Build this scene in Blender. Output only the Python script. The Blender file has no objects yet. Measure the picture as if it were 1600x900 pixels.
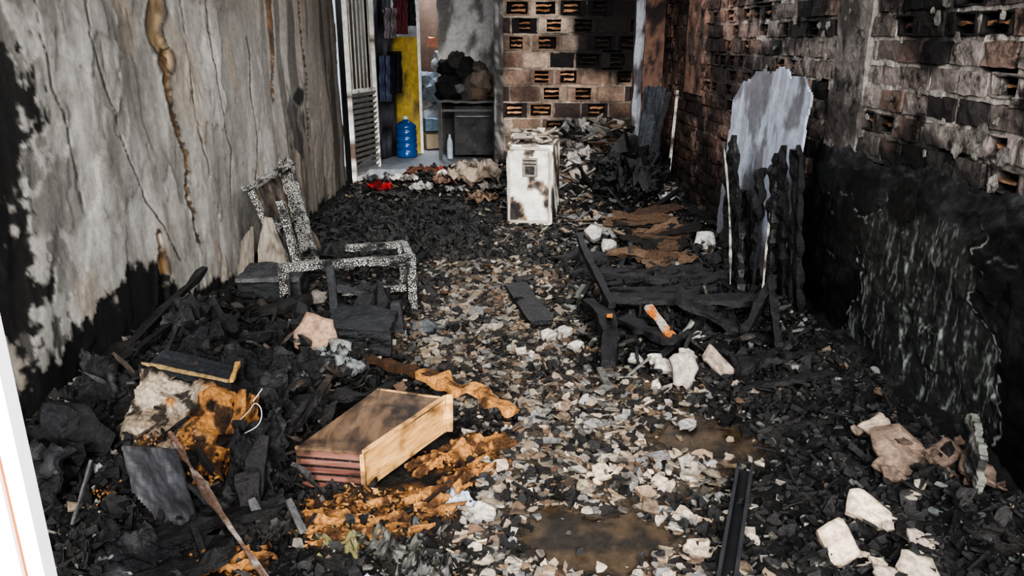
import bpy, bmesh, math, random
from mathutils import Vector, Matrix, Euler, noise
R=random.Random(7)
rad=math.radians
def nz(x,y=0,z=0): return noise.noise(Vector((x,y,z)))
def fb(x,y,z=0,o=4): return noise.fractal(Vector((x,y,z)),0.9,2.1,o)
def sm(a,b,x):
    if a==b: return float(x>a)
    t=max(0,min(1,(x-a)/(b-a))); return t*t*(3-2*t)
def mix(a,b,t): return tuple(a[i]*(1-t)+b[i]*t for i in range(3))
def sc(c,k): return tuple(v*k for v in c)
# ---------------- materials ----------------
def nodes(name):
    m=bpy.data.materials.new(name); m.use_nodes=True
    nt=m.node_tree; b=nt.nodes["Principled BSDF"]
    return m,nt,b
def mat_vc(name,rough=.9,bump=.4,scale=18,var=.45,dist=.01,soot=0,metal=0,spec=.3,roughvar=0):
    m,nt,b=nodes(name); L=nt.links.new; N=nt.nodes.new
    at=N('ShaderNodeVertexColor'); at.layer_name='Col'
    tc=N('ShaderNodeTexCoord')
    n=N('ShaderNodeTexNoise'); n.inputs['Scale'].default_value=scale; n.inputs['Detail'].default_value=8; n.inputs['Roughness'].default_value=.7
    L(tc.outputs['Object'],n.inputs['Vector'])
    mr=N('ShaderNodeMapRange'); mr.inputs[1].default_value=.3; mr.inputs[2].default_value=.7
    mr.inputs[3].default_value=1-var; mr.inputs[4].default_value=1+var
    L(n.outputs[0],mr.inputs[0])
    mx=N('ShaderNodeVectorMath'); mx.operation='SCALE'
    L(at.outputs['Color'],mx.inputs[0]); L(mr.outputs[0],mx.inputs['Scale'])
    out=mx.outputs[0]
    if soot:
        n2=N('ShaderNodeTexNoise'); n2.inputs['Scale'].default_value=6; n2.inputs['Detail'].default_value=9; n2.inputs['Roughness'].default_value=.75
        L(tc.outputs['Object'],n2.inputs['Vector'])
        m2=N('ShaderNodeMapRange'); m2.inputs[1].default_value=.56-.1*soot; m2.inputs[2].default_value=.66-.1*soot
        m2.inputs[3].default_value=1; m2.inputs[4].default_value=.12
        L(n2.outputs[0],m2.inputs[0])
        s2=N('ShaderNodeVectorMath'); s2.operation='SCALE'
        L(out,s2.inputs[0]); L(m2.outputs[0],s2.inputs['Scale']); out=s2.outputs[0]
    L(out,b.inputs['Base Color'])
    bp=N('ShaderNodeBump'); bp.inputs['Strength'].default_value=bump; bp.inputs['Distance'].default_value=dist
    L(n.outputs[0],bp.inputs['Height']); L(bp.outputs[0],b.inputs['Normal'])
    if roughvar:
        r2=N('ShaderNodeMapRange'); r2.inputs[1].default_value=.35; r2.inputs[2].default_value=.65
        r2.inputs[3].default_value=rough-roughvar; r2.inputs[4].default_value=rough
        n3=N('ShaderNodeTexNoise'); n3.inputs['Scale'].default_value=5; L(tc.outputs['Object'],n3.inputs['Vector'])
        L(n3.outputs[0],r2.inputs[0]); L(r2.outputs[0],b.inputs['Roughness'])
    else: b.inputs['Roughness'].default_value=rough
    b.inputs['Metallic'].default_value=metal; b.inputs['Specular IOR Level'].default_value=spec
    return m
def mat_alligator(name,ash=.5,scale=60):
    m,nt,b=nodes(name); L=nt.links.new; N=nt.nodes.new
    tc=N('ShaderNodeTexCoord'); v=N('ShaderNodeTexVoronoi'); v.feature='DISTANCE_TO_EDGE'; v.inputs['Scale'].default_value=scale
    L(tc.outputs['Object'],v.inputs['Vector'])
    n=N('ShaderNodeTexNoise'); n.inputs['Scale'].default_value=9; n.inputs['Detail'].default_value=8
    L(tc.outputs['Object'],n.inputs['Vector'])
    mr=N('ShaderNodeMapRange'); mr.inputs[1].default_value=.09; mr.inputs[2].default_value=.2
    L(v.outputs['Distance'],mr.inputs[0])
    m2=N('ShaderNodeMapRange'); m2.inputs[1].default_value=.6-.3*ash; m2.inputs[2].default_value=.76-.3*ash
    L(n.outputs[0],m2.inputs[0])
    mu=N('ShaderNodeMath'); mu.operation='MULTIPLY'; L(mr.outputs[0],mu.inputs[0]); L(m2.outputs[0],mu.inputs[1])
    mx=N('ShaderNodeMix'); mx.data_type='RGBA'; mx.inputs[6].default_value=(.008,.008,.009,1); mx.inputs[7].default_value=(.58,.57,.53,1)
    L(mu.outputs[0],mx.inputs[0]); L(mx.outputs[2],b.inputs['Base Color'])
    bp=N('ShaderNodeBump'); bp.inputs['Strength'].default_value=.8; bp.inputs['Distance'].default_value=.006
    L(mr.outputs[0],bp.inputs['Height']); L(bp.outputs[0],b.inputs['Normal'])
    b.inputs['Roughness'].default_value=.55
    return m
def mat_wood(name,c1,c2,vec=(1,1,1),rough=.6):
    m,nt,b=nodes(name); L=nt.links.new; N=nt.nodes.new
    tc=N('ShaderNodeTexCoord'); mp=N('ShaderNodeMapping'); mp.inputs['Scale'].default_value=vec
    L(tc.outputs['Object'],mp.inputs[0])
    n=N('ShaderNodeTexNoise'); n.inputs['Scale'].default_value=9; n.inputs['Detail'].default_value=8; n.inputs['Distortion'].default_value=.6
    L(mp.outputs[0],n.inputs['Vector'])
    cr=N('ShaderNodeValToRGB'); cr.color_ramp.elements[0].position=.35; cr.color_ramp.elements[1].position=.65
    cr.color_ramp.elements[0].color=(*c1,1); cr.color_ramp.elements[1].color=(*c2,1)
    L(n.outputs[0],cr.inputs[0])
    n2=N('ShaderNodeTexNoise'); n2.inputs['Scale'].default_value=7; n2.inputs['Detail'].default_value=6
    L(tc.outputs['Object'],n2.inputs['Vector'])
    m2=N('ShaderNodeMapRange'); m2.inputs[1].default_value=.36; m2.inputs[2].default_value=.5; m2.inputs[3].default_value=.15
    L(n2.outputs[0],m2.inputs[0])
    s=N('ShaderNodeVectorMath'); s.operation='SCALE'; L(cr.outputs[0],s.inputs[0]); L(m2.outputs[0],s.inputs['Scale'])
    L(s.outputs[0],b.inputs['Base Color'])
    bp=N('ShaderNodeBump'); bp.inputs['Strength'].default_value=.3; bp.inputs['Distance'].default_value=.004
    L(n.outputs[0],bp.inputs['Height']); L(bp.outputs[0],b.inputs['Normal'])
    b.inputs['Roughness'].default_value=rough
    return m
M_plaster=mat_vc('burned_plaster',.9,.45,22,.25,.008)
M_brick=mat_vc('sooty_brick',.85,.8,30,.45,.01,soot=.55)
M_brick2=mat_vc('sooty_brick_back',.85,.8,26,.4,.01)
M_ground=mat_vc('ash_and_dirt',.8,1,60,.7,.02,roughvar=.35)
M_chip=mat_vc('plaster_fragments',.85,.7,45,.5,.008)
M_char=mat_vc('charcoal',.55,.9,45,.6,.012,spec=.4,roughvar=.25)
M_melt=mat_vc('melted_black_plastic',.5,.9,30,.7,.02,spec=.4,roughvar=.25)
M_foam=mat_vc('scorched_foam',.95,1,70,.6,.02)
M_panel=mat_vc('blackened_render',.42,.5,22,.5,.008,spec=.5,roughvar=.22)
M_metal=mat_vc('scorched_metal',.55,.3,12,.35,.004,spec=.4)
M_white=mat_vc('white_enamel',.5,.1,6,.04,.002,spec=.4)
M_cloth=mat_vc('cloth',.95,.4,30,.3,.01)
M_mud=mat_vc('wet_mud',.5,.6,35,.6,.008,spec=.4,roughvar=.2)
M_alli=mat_alligator('ash_covered_charred_wood',.78,80)
M_alli2=mat_alligator('cracked_charred_wood',-.2,45)
M_drawer=mat_wood('drawer_wood',(.42,.215,.075),(.62,.37,.15),(1,1,6))
M_drawertop=mat_wood('drawer_top_wood',(.05,.03,.018),(.15,.092,.052),(3,.7,3))
M_drawerend=mat_wood('drawer_slats',(.085,.03,.022),(.21,.10,.075),(.4,1,9))
# ---------------- mesh builder ----------------
class MB:
    def __init__(s): s.v=[];s.f=[];s.c=[];s.m=[]
    def add(s,vs,fs,col,mi=0):
        o=len(s.v); s.v+= [tuple(p) for p in vs]
        for f in fs: s.f.append(tuple(i+o for i in f)); s.m.append(mi)
        if isinstance(col,list): s.c+=col
        else: s.c+=[col]*len(vs)
    def build(s,name,mats,smooth=False):
        me=bpy.data.meshes.new(name); me.from_pydata(s.v,[],s.f); me.update()
        a=me.color_attributes.new('Col','FLOAT_COLOR','POINT')
        buf=[]
        for c in s.c: buf+= [max(0,c[0]),max(0,c[1]),max(0,c[2]),1]
        a.data.foreach_set('color',buf)
        for m in (mats if isinstance(mats,list) else [mats]): me.materials.append(m)
        me.polygons.foreach_set('material_index',s.m)
        me.polygons.foreach_set('use_smooth',[smooth]*len(s.f))
        ob=bpy.data.objects.new(name,me); bpy.context.collection.objects.link(ob)
        return ob
    def grid(s,fn,nu,nv,colfn,mi=0,flip=False,cut=None):
        vs=[];cs=[]
        for j in range(nv+1):
            for i in range(nu+1):
                p=fn(i/nu,j/nv); vs.append(p); cs.append(colfn(p,i/nu,j/nv) if callable(colfn) else colfn)
        fs=[]
        for j in range(nv):
            for i in range(nu):
                if cut and cut((i+.5)/nu,(j+.5)/nv): continue
                a=j*(nu+1)+i; q=(a,a+1,a+nu+2,a+nu+1)
                fs.append(q[::-1] if flip else q)
        s.add(vs,fs,cs,mi)
    def box(s,c,size,col,rot=None,mi=0,jit=0):
        vs=[]
        for dx in(-.5,.5):
            for dy in(-.5,.5):
                for dz in(-.5,.5):
                    p=Vector((dx*size[0]+R.uniform(-jit,jit),dy*size[1]+R.uniform(-jit,jit),dz*size[2]+R.uniform(-jit,jit)))
                    if rot is not None: p=rot@p
                    vs.append(p+Vector(c))
        s.add(vs,[(0,1,3,2),(4,6,7,5),(0,4,5,1),(2,3,7,6),(0,2,6,4),(1,5,7,3)],col,mi)
    def beam(s,p0,p1,w,h,col,seg=14,jit=.12,mi=0,curve=None,taper=1,up=(0,0,1)):
        p0=Vector(p0);p1=Vector(p1);d=(p1-p0).normalized(); u=Vector(up)
        a=d.cross(u)
        if a.length<.1: a=d.cross(Vector((0,1,0)))
        a.normalize(); b=a.cross(d).normalized()
        prof=[(-1,-1),(-.3,-1),(.3,-1),(1,-1),(1,0),(1,1),(.3,1),(-.3,1),(-1,1),(-1,0)]
        vs=[];cs=[];n=len(prof);sd=R.uniform(0,99)
        for k in range(seg+1):
            t=k/seg; c=p0.lerp(p1,t)
            if curve: c=c+Vector(curve)*math.sin(math.pi*t)
            s_=1+(taper-1)*t
            if k in(0,seg): s_*=.85
            for (x,y) in prof:
                q=c+a*(x*w/2*s_)+b*(y*h/2*s_)
                e=nz(q.x*14+sd,q.y*14,q.z*14)*jit*min(w,h*2)
                q=q+(a*x+b*y)*e
                vs.append(q)
                cs.append(col(q) if callable(col) else sc(col,1+.3*nz(q.x*20,q.y*20+sd,q.z*20)))
        fs=[]
        for k in range(seg):
            for i in range(n):
                j=(i+1)%n; fs.append((k*n+i,k*n+j,(k+1)*n+j,(k+1)*n+i))
        fs.append(tuple(range(n))[::-1]); fs.append(tuple(seg*n+i for i in range(n)))
        s.add(vs,fs,cs,mi)
    def sheet(s,q,th,col,nu=16,nv=12,amp=.01,freq=6,edge=.0,mi=0,cut=None,nf=2.5):
        q=[Vector(p) for p in q]; nrm=(q[1]-q[0]).cross(q[3]-q[0]).normalized(); sd=R.uniform(0,50)
        idx={};vs=[];cs=[];fs=[]
        for side in(0,1):
            for j in range(nv+1):
                for i in range(nu+1):
                    u=i/nu;v=j/nv
                    if edge:
                        eu=1-edge*(.5+fb(v*freq+sd,i>nu/2,2)) ; ev=1-edge*(.5+fb(u*freq+sd,j>nv/2,9))
                        u=.5+(u-.5)*eu; v=.5+(v-.5)*ev
                    p=(q[0].lerp(q[1],u)).lerp(q[3].lerp(q[2],u),v)
                    p=p+nrm*(amp*fb(u*nf+sd,v*nf,3)+(-th if side else 0))
                    idx[side,i,j]=len(vs); vs.append(p); cs.append(col(p,u,v) if callable(col) else sc(col,1+.25*nz(u*7+sd,v*7)))
        keep={}
        for j in range(nv):
            for i in range(nu):
                keep[i,j]= not(cut and cut((i+.5)/nu,(j+.5)/nv))
        g=lambda i,j:keep.get((i,j),False)
        for (i,j),k in keep.items():
            if not k: continue
            a,b,c,d=(i,j),(i+1,j),(i+1,j+1),(i,j+1)
            fs.append(tuple(idx[(0,)+x] for x in(a,b,c,d))); fs.append(tuple(idx[(1,)+x] for x in(d,c,b,a)))
            for (p1,p2,nb) in((a,b,(i,j-1)),(b,c,(i+1,j)),(c,d,(i,j+1)),(d,a,(i-1,j))):
                if not g(*nb): fs.append((idx[(0,)+p2],idx[(0,)+p1],idx[(1,)+p1],idx[(1,)+p2]))
        s.add(vs,fs,cs,mi)
    def chip(s,c,r,th,col,tilt=.35,asp=1,side=None,mi=0,rnd=None):
        n=R.choice((4,5,5,6,7)); rot=Euler((R.gauss(0,tilt),R.gauss(0,tilt),R.uniform(0,6.28))).to_matrix() if rnd is None else rnd
        vt=[];vb=[]
        for i in range(n):
            a=6.283*(i+R.uniform(-.35,.35))/n; rr=r*R.uniform(.5,1.2)
            x,y=rr*math.cos(a)*asp,rr*math.sin(a)
            vt.append(rot@Vector((x,y,th/2+R.uniform(-.25,.25)*th))+Vector(c)); vb.append(rot@Vector((x*.93,y*.93,-th/2))+Vector(c))
        side=side or sc(col,.6)
        s.add(vt+vb,[tuple(range(n)),tuple(range(2*n-1,n-1,-1))]+[(n+i,n+(i+1)%n,(i+1)%n,i) for i in range(n)],[col]*n+[side]*n,mi)
    def slab(s,c,r,th,col,rot,asp=1,col2=None):
        """irregular broken flat flake: angular noisy outline, slightly warped"""
        n=18; sd=R.uniform(0,90); c=Vector(c); vs=[];cs=[]; col2=col2 or sc(col,.5); th=th*.55
        m=R.choice((4,5,5,6)); pts=[]
        for i in range(m):
            a=6.283*(i+R.uniform(-.3,.3))/m; k=r*R.uniform(.7,1.2); pts.append(Vector((k*math.cos(a),k*math.sin(a))))
        out=[]
        for i in range(n):
            t=i*m/n; a=int(t)%m; f_=t-int(t); p=pts[a].lerp(pts[(a+1)%m],f_); out.append(p*(1+.22*nz(i*.9+sd,3)))
        for side in(1,-1):
            for q in(0,.45,.8,1):
                for i in range(n):
                    x,y=out[i][0]*q*asp,out[i][1]*q
                    z=side*th/2*(1-.3*(q==1))+.12*r*fb(x/r*.9+sd,y/r*.9,1)+th*.15*fb(x/r*3+sd,y/r*3,side)
                    vs.append(rot@Vector((x,y,z))+c); cs.append(mix(col,col2,.8*sm(.0,.35,fb(x/r*2+sd,y/r*2,5))) if q<1 else col2)
        fs=[]
        for o in(0,4*n):
            for q in range(3):
                for i in range(n):
                    j=(i+1)%n; f=(o+q*n+i,o+(q+1)*n+i,o+(q+1)*n+j,o+q*n+j); fs.append(f if o==0 else f[::-1])
        for i in range(n): j=(i+1)%n; fs.append((3*n+i,7*n+i,7*n+j,3*n+j))
        s.add(vs,fs,cs)
    def lump(s,c,size,col,jit=.3,mi=0,col2=None,rot=None,lv=1):
        T=ICO[lv]; rot=rot or Euler((R.uniform(0,6),R.uniform(0,6),R.uniform(0,6))).to_matrix(); sd=R.uniform(0,90)
        vs=[];cs=[]
        for p in T[0]:
            k=1+jit*1.6*fb(p.x*1.5+sd,p.y*1.5,p.z*1.5,3)
            vs.append(rot@Vector((p.x*size[0]*k,p.y*size[1]*k,p.z*size[2]*k))+Vector(c))
            cs.append(mix(col,col2,sm(-.1,.2,nz(p.x*2+sd,p.y*2,p.z*2))) if col2 else sc(col,1+.4*nz(p.x*2+sd,p.y*2,p.z*2)))
        s.add(vs,T[1],cs,mi)
ICO={}
for lv in(1,2,3):
    bm=bmesh.new(); bmesh.ops.create_icosphere(bm,subdivisions=lv,radius=1); bm.verts.ensure_lookup_table()
    ICO[lv]=([v.co.copy() for v in bm.verts],[tuple(v.index for v in f.verts) for f in bm.faces]); bm.free()
def reul(t): return Euler((R.gauss(0,t),R.gauss(0,t),R.uniform(0,6))).to_matrix()
# ---------------- layout ----------------
XL=-1.87
def xr(y): return 1.95-.03*y
BK=9.0
def bump(x,y,cx,cy,rx,ry,h): 
    d=((x-cx)/rx)**2+((y-cy)/ry)**2; return h*math.exp(-d*1.3)
def wet(x,y):
    n=.5*fb(x*4,y*4,3)
    return max(1-sm(.6,1.1,math.hypot((x-.85)/.3,(y-2.85)/.19)+n),1-sm(.6,1.1,math.hypot((x-.28)/.3,(y-2.17)/.2)+n))
def H(x,y):
    h=.012+.012*fb(x*3,y*3)
    h+=.12*sm(1.0,1.85,-x)*sm(5.5,4,y)+.07*sm(1.2,1.8,x)
    h+=bump(x,y,-1.35,2.75,.55,.7,.10)+bump(x,y,-1.2,2.1,.5,.3,.04)+bump(x,y,-1.6,3.3,.3,.7,.12)+bump(x,y,-1.65,2.5,.25,.5,.08)
    h+=bump(x,y,-1.05,3.75,.5,.4,.05)+bump(x,y,-.5,2.35,.35,.3,.03)
    h+=bump(x,y,.95,3.9,.45,.4,.06)+bump(x,y,1.2,5.5,.6,.6,.08)
    h+=bump(x,y,.95,8.9,1.1,1.0,.6)+bump(x,y,.7,7.4,.6,.6,.08)+bump(x,y,1.2,7.4,.4,.5,.25)
    h+=bump(x,y,-.7,8.4,.9,.5,.14)+bump(x,y,-1.1,6.6,.6,.7,.05)
    ch=sm(.2,.9,abs(x))
    h+=(.012+.035*ch)*(fb(x*6,y*6,5)+.2)+.008*ch*fb(x*19,y*19,2)
    h=max(.002,h); w=wet(x,y)
    return h*(1-w)+.006*w
EDG=[(1.2,-.3,.6),(1.9,-.3,.7),(2.35,-.25,.75),(2.8,-.14,.95),(3.4,-.5,.8),(3.8,-.7,.5),(4.3,-.64,.45),(5,-.68,.48),(5.7,-.5,.3),(6.3,-.2,.1),(6.8,-.3,.4),(8,-.2,.6),(12,0,.8)]
def pathmask(x,y):
    for a,b in zip(EDG,EDG[1:]):
        if a[0]<=y<=b[0]:
            t=(y-a[0])/(b[0]-a[0]); l=a[1]+(b[1]-a[1])*t; r=a[2]+(b[2]-a[2])*t; break
    else: return 0
    n=.3*fb(x*2.5,y*2.5,7)+.14*fb(x*9,y*9,7)
    m=sm(-.2,.2,x-l+n)*sm(-.25,.25,r-x+n)
    if y>5.6: m*=.35
    return m*(1-.55*sm(.12,.35,fb(x*3.5,y*3.5,91)))
def orange(x,y):
    n=.4*fb(x*4,y*4,11)+.12*fb(x*15,y*15,2)
    d1=math.hypot((x+.48)/.36,(y-2.28)/.2)+n; d2=math.hypot((x+.18)/.16,(y-2.68)/.24)+n; d3=math.hypot((x+1.05)/.2,(y-2.6)/.12)+n; d4=math.hypot((x+.95)/.2,(y-1.98)/.1)+n
    return 1-sm(.5,.95,min(d1,d2,d3,d4))
def gcol(x,y):
    pm=pathmask(x,y); n=fb(x*5,y*5,1)
    c=mix((.006,.006,.006),(.026,.0245,.0235),sm(-.1,.5,n))
    c=mix(c,mix((.085,.066,.048),(.03,.025,.02),sm(-.15,.25,fb(x*7,y*7,4))),pm)
    c=mix(c,(.05,.034,.02),wet(x,y))
    c=mix(c,mix((.26,.12,.04),(.05,.028,.015),sm(-.2,.2,fb(x*12,y*12,4))),orange(x,y)*.9)
    return c
# ---------------- shell ----------------
f=MB(); f.box((0,6,-.06),(4.2,13,.1),(.03,.028,.026)); f.build('floor',M_ground)
f=MB()
f.grid(lambda u,v:(lambda x,y:Vector((x,y,H(x,y))))(XL+.02+u*(1.88-XL),1.2+v**1.25*7.75),210,400,lambda p,u,v:gcol(p.x,p.y))
f.build('ash_covered_ground_debris',M_ground,True)
f=MB()
for (cx,cy,rx,ry) in((.85,2.85,.36,.24),(.28,2.17,.36,.25)):
    f.grid(lambda u,v:Vector((cx+rx*(u*2-1),cy+ry*(v*2-1),.011+.002*fb(u*9,v*9,cx))),30,24,lambda p,u,v:mix((.055,.037,.021),(.02,.015,.011),sm(-.2,.3,fb(p.x*9,p.y*9))),cut=lambda u,v:wet(cx+rx*(u*2-1),cy+ry*(v*2-1))<.5)
f.build('muddy_puddle',M_mud,True)
# left wall
def polyd(pts,y,z):
    best=9;tt=0
    for i in range(len(pts)-1):
        a=Vector(pts[i]);b=Vector(pts[i+1]);p=Vector((y,z)); d=b-a
        t=max(0,min(1,(p-a).dot(d)/d.length_squared)); e=(p-(a+d*t)).length
        if e<best: best=e;tt=(i+t)/(len(pts)-1)
    return best,tt
CR=[([(4.36,2.8),(4.40,1.8),(4.3,1.62),(4.38,1.58),(4.42,1.5)],(.07,.075),(.27,.195,.115)),
    ([(4.42,1.52),(4.38,1.35),(4.37,1.19),(4.5,.95),(4.42,.7),(4.47,.46)],(.032,.02),(.19,.12,.06)),
    ([(6.3,2.8),(6.32,1.7),(6.25,1.17)],(.07,.03),(.2,.10,.045)),
    ([(5.15,2.8),(5.05,1.5),(5.2,.9),(5.1,.5)],(.010,.008),(.12,.09,.06)),
    ([(3.55,2.8),(3.6,1.6),(3.8,1.0),(4.0,.7),(4.2,.4)],(.007,.006),(.15,.12,.09)),
    ([(5.7,1.6),(5.75,.9),(5.6,.5)],(.012,.012),(.1,.07,.05)),
    ([(3.98,.62),(3.96,.4),(3.88,.2)],(.02,.085),(.20,.125,.06)),
    ([(7.2,2.0),(7.2,.6)],(.02,.02),(.06,.045,.03)),([(4.75,2.8),(4.7,1.2),(4.78,.8)],(.006,.006),(.1,.08,.06)),([(3.1,2.0),(3.3,1.2),(3.35,.9)],(.005,.005),(.1,.08,.06))]
def lw(y,z):
    wy=y+.05*fb(z*3,y*.5,2)
    d=.035*fb(y*.8,z*.5,3)+.009*fb(y*3.5,z*1.1,23)
    q=fb(y*1.7,z*.9,17)+.12*fb(y*9,z*5,2); lay=sm(.08,.10,q); d+=.006*lay
    q2=fb(y*2.6,z*1.2,27)+.05*fb(y*12,z*6,2); lay2=sm(.02,.035,q2); d+=.004*lay2
    base=mix((.33,.315,.29),(.235,.222,.203),sm(-.3,.35,fb(y*1.4,z*.8,9)))
    base=mix(base,(.39,.375,.35),.6*lay*sm(-.2,.3,fb(y*4,z*2,1)))
    base=sc(base,1-.09*lay2)
    base=sc(base,1+.16*fb(y*9,z*5,3))
    base=sc(base,1-.3*(1-sm(0,.02,abs(q-.09)))-.25*(1-sm(0,.015,abs(q2-.028))))
    base=mix(base,(.25,.19,.13),.4*sm(.22,.42,fb(y*2.4,z*1.1,33)))
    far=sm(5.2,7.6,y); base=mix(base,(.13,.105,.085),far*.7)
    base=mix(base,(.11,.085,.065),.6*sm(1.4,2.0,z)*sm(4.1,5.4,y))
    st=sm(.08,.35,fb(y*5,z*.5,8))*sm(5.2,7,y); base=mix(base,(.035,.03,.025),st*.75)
    for pts,(w0,w1),cc in CR:
        e,t=polyd(pts,wy,z); w=(w0+(w1-w0)*t)*(1+.7*nz(z*6,y*2)+.35*nz(z*20,3))
        if e<max(w,.01)*2.2:
            if w0>.015 or w1>.05:
                k=1-sm(w*.7,w,e); base=mix(base,sc(cc,1+.9*nz(y*18,z*6)),k); d-=.02*k
                ed=sm(w*.6,w*.95,e)*(1-sm(w,w*1.3,e)); base=mix(base,(.03,.022,.016),ed*.9); d+=.012*ed
            else:
                k=1-sm(w*.5,w*1.3,e); base=mix(base,sc(cc,.4),k); d-=.008*k
    n=fb(y*5,z*5,6)
    hl=.27*sm(4.3,3.8,y)+.10*sm(5.6,4.4,y)+.04+.12*math.exp(-((y-3.75)/.3)**2)-.06*sm(3.0,2.6,y)
    s=1-sm(-.02,.02,z-hl-.10*fb(y*3.5,z*3.5,12)-.08*fb(y*14,z*14,3))
    e1=math.hypot((y-2.6)/.46,(z-1.2)/.72)+.6*fb(y*3,z*2.4,6)+.3*fb(y*15,z*15,6)
    s=max(s,.97*(1-sm(.85,.97,e1)))
    s=max(s,.8*sm(.14,.24,fb(y*6,z*4,71)+.25*fb(y*24,z*24,1))*sm(3.35,2.85,y))
    s=max(s,.92*(1-sm(.7,1.2,math.hypot((y-6.95)/.16,(z-1.1)/.09)+.8*n)),.8*(1-sm(.6,1.2,math.hypot((y-6.8)/.22,(z-.85)/.25)+1.2*n)))
    s=max(s,.5*sm(.3,.45,fb(y*2,z*2,55))*sm(3.9,2.7,y))
    s=max(s,.55*sm(2.1,2.5,z+.2*n))
    c=mix(base,(.010,.0095,.0095),s); d-=.005*s
    ed=sm(.02,.3,s)*(1-sm(.5,.95,s)); c=mix(c,(.16,.15,.135),ed*.4)
    return d,c
W=MB(); cache={}
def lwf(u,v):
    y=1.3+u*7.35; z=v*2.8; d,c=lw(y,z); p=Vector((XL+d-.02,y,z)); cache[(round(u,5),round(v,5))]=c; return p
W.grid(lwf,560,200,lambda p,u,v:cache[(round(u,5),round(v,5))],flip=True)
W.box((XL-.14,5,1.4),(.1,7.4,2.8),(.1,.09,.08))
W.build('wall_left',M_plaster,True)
# bricks
def brickwall(O,U,Nn,length,height,bw,bh,colf,brokenp,mcol,tones,skip=None,mt=.016,dep=.07,rib=(.42,.24,.14)):
    B=MB(); O=Vector(O);U=Vector(U).normalized();Nn=Vector(Nn).normalized();Z=Vector((0,0,1))
    P=lambda u,z,d:O+U*u+Z*z+Nn*d
    B.grid(lambda a,b:P(a*length,b*height,-dep),2,2,(.012,.01,.009))
    B.grid(lambda a,b:P(a*length,b*height,-dep-.08),2,2,(.012,.01,.009))
    rows=int(height/(bh+mt))+1
    def obox(u0,u1,z0,z1,d0,d1,col,j=.003,nu=4,nv=2):
        vs=[];cs=[];sd=R.uniform(0,50)
        for b in range(nv+1):
            for a in range(nu+1):
                u=u0+(u1-u0)*a/nu; z=z0+(z1-z0)*b/nv
                ed=(a in(0,nu)) or (b in(0,nv))
                p=P(u+R.uniform(-j,j),z+R.uniform(-j,j),d1+fb(u*9+sd,z*9)*.012-(.005 if ed else 0))
                vs.append(p); cs.append(colf(p,col))
        fs=[]
        for b in range(nv):
            for a in range(nu):
                q=b*(nu+1)+a; fs.append((q,q+1,q+nu+2,q+nu+1))
        o=len(vs)
        ring=[a for a in range(nu+1)]+[b*(nu+1)+nu for b in range(1,nv+1)]+[nv*(nu+1)+a for a in range(nu-1,-1,-1)]+[b*(nu+1) for b in range(nv-1,0,-1)]
        for k in ring:
            p=vs[k]; vs.append(p+Nn*(d0-d1)); cs.append(sc(cs[k],.5))
        n=len(ring)
        for k in range(n): fs.append((ring[k],o+k,o+(k+1)%n,ring[(k+1)%n]))
        B.add(vs,fs,cs)
    for r in range(rows):
        z0=r*(bh+mt)
        if z0>height: break
        m=max(2,int(length/.22))
        for k in range(m):
            if R.random()<.93: obox(k*length/m,(k+1)*length/m,z0-mt-.003,z0+.003,-dep,-.006+R.uniform(-.008,.006),sc(mcol,R.uniform(.6,1.25)),.005,5,1)
        u=-(r%2)*bw*.5-R.uniform(0,.06)
        while u<length:
            b=bw*R.uniform(.9,1.08); u0=max(0,u); u1=min(length,u+b)
            if u1-u0>.03:
                cen=P((u0+u1)/2,z0+bh/2,0)
                if not(skip and skip(cen)):
                    tone=sc(R.choice(tones),R.uniform(.7,1.15))
                    if R.random()<brokenp(cen):
                        t=bh*.1
                        obox(u0,u1,z0,z0+t,-dep,R.uniform(-.01,.002),tone,.004); obox(u0,u1,z0+bh-t,z0+bh,-dep,R.uniform(-.01,.002),tone,.004)
                        e0=b*R.uniform(.04,.3); e1=b*R.uniform(.04,.3)
                        obox(u0,min(u1,u0+e0),z0,z0+bh,-dep,-.005,tone,.004,2); obox(max(u0,u1-e1),u1,z0,z0+bh,-dep,-.005,tone,.004,2)
                        nr=2 if bh<.13 else 3
                        for q in range(1,nr):
                            zc=z0+bh*q/nr; a0=u0+R.uniform(.1,.35)*b; a1=u1-R.uniform(.1,.35)*b
                            if a1>a0+.03: obox(a0,a1,zc-t*.6,zc+t*.6,-dep,R.uniform(-.035,-.006),sc(rib,R.uniform(.4,1.1)),.008)
                    else: obox(u0,u1,z0,z0+bh,-dep,R.uniform(-.006,.008),tone,.004)
                    if u1<length: obox(u1-.002,u1+mt+.002,z0,z0+bh,-dep,-.008+R.uniform(-.01,.006),sc(mcol,R.uniform(.5,1.15)),.004,1,3)
            u+=b+mt
    return B
TR=((.23,.195,.18),(.19,.155,.14),(.28,.245,.225),(.13,.108,.1),(.2,.14,.115),(.04,.035,.033),(.025,.021,.02))
def rc(p,col):
    y,z=p.y,p.z
    c=mix(col,sc((.17,.09,.062),.6+.8*abs(nz(y*9,z*9))),.7*sm(5.4,6.5,y))
    s=sm(-.05,.25,fb(y*1.5,z*1.8,4)+.25*fb(y*7,z*7,2))*.9
    s=max(s,.96*sm(.22,-.12,z-1.1-.14*fb(y*3,z*3,8))*sm(5,4.5,y))
    s=max(s,.7*sm(5,6.5,y)*sm(-.2,.2,fb(y*2,z*2,61)),.85*sm(1.65,1.95,z+.1*fb(y*3,z*3))*sm(4.2,3.2,y))
    return mix(c,(.012,.0105,.0105),s)
y0,y1=1.6,9.05
L=math.hypot(y1-y0,xr(y0)-xr(y1)); U=Vector((xr(y1)-xr(y0),y1-y0,0)).normalized()
Nn=Vector((-U.y,U.x,0))
def incol(c): return (4.12<c.y<4.5 and c.z>.9) or (7.25<c.y<7.85 and c.z>1.2)
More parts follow.
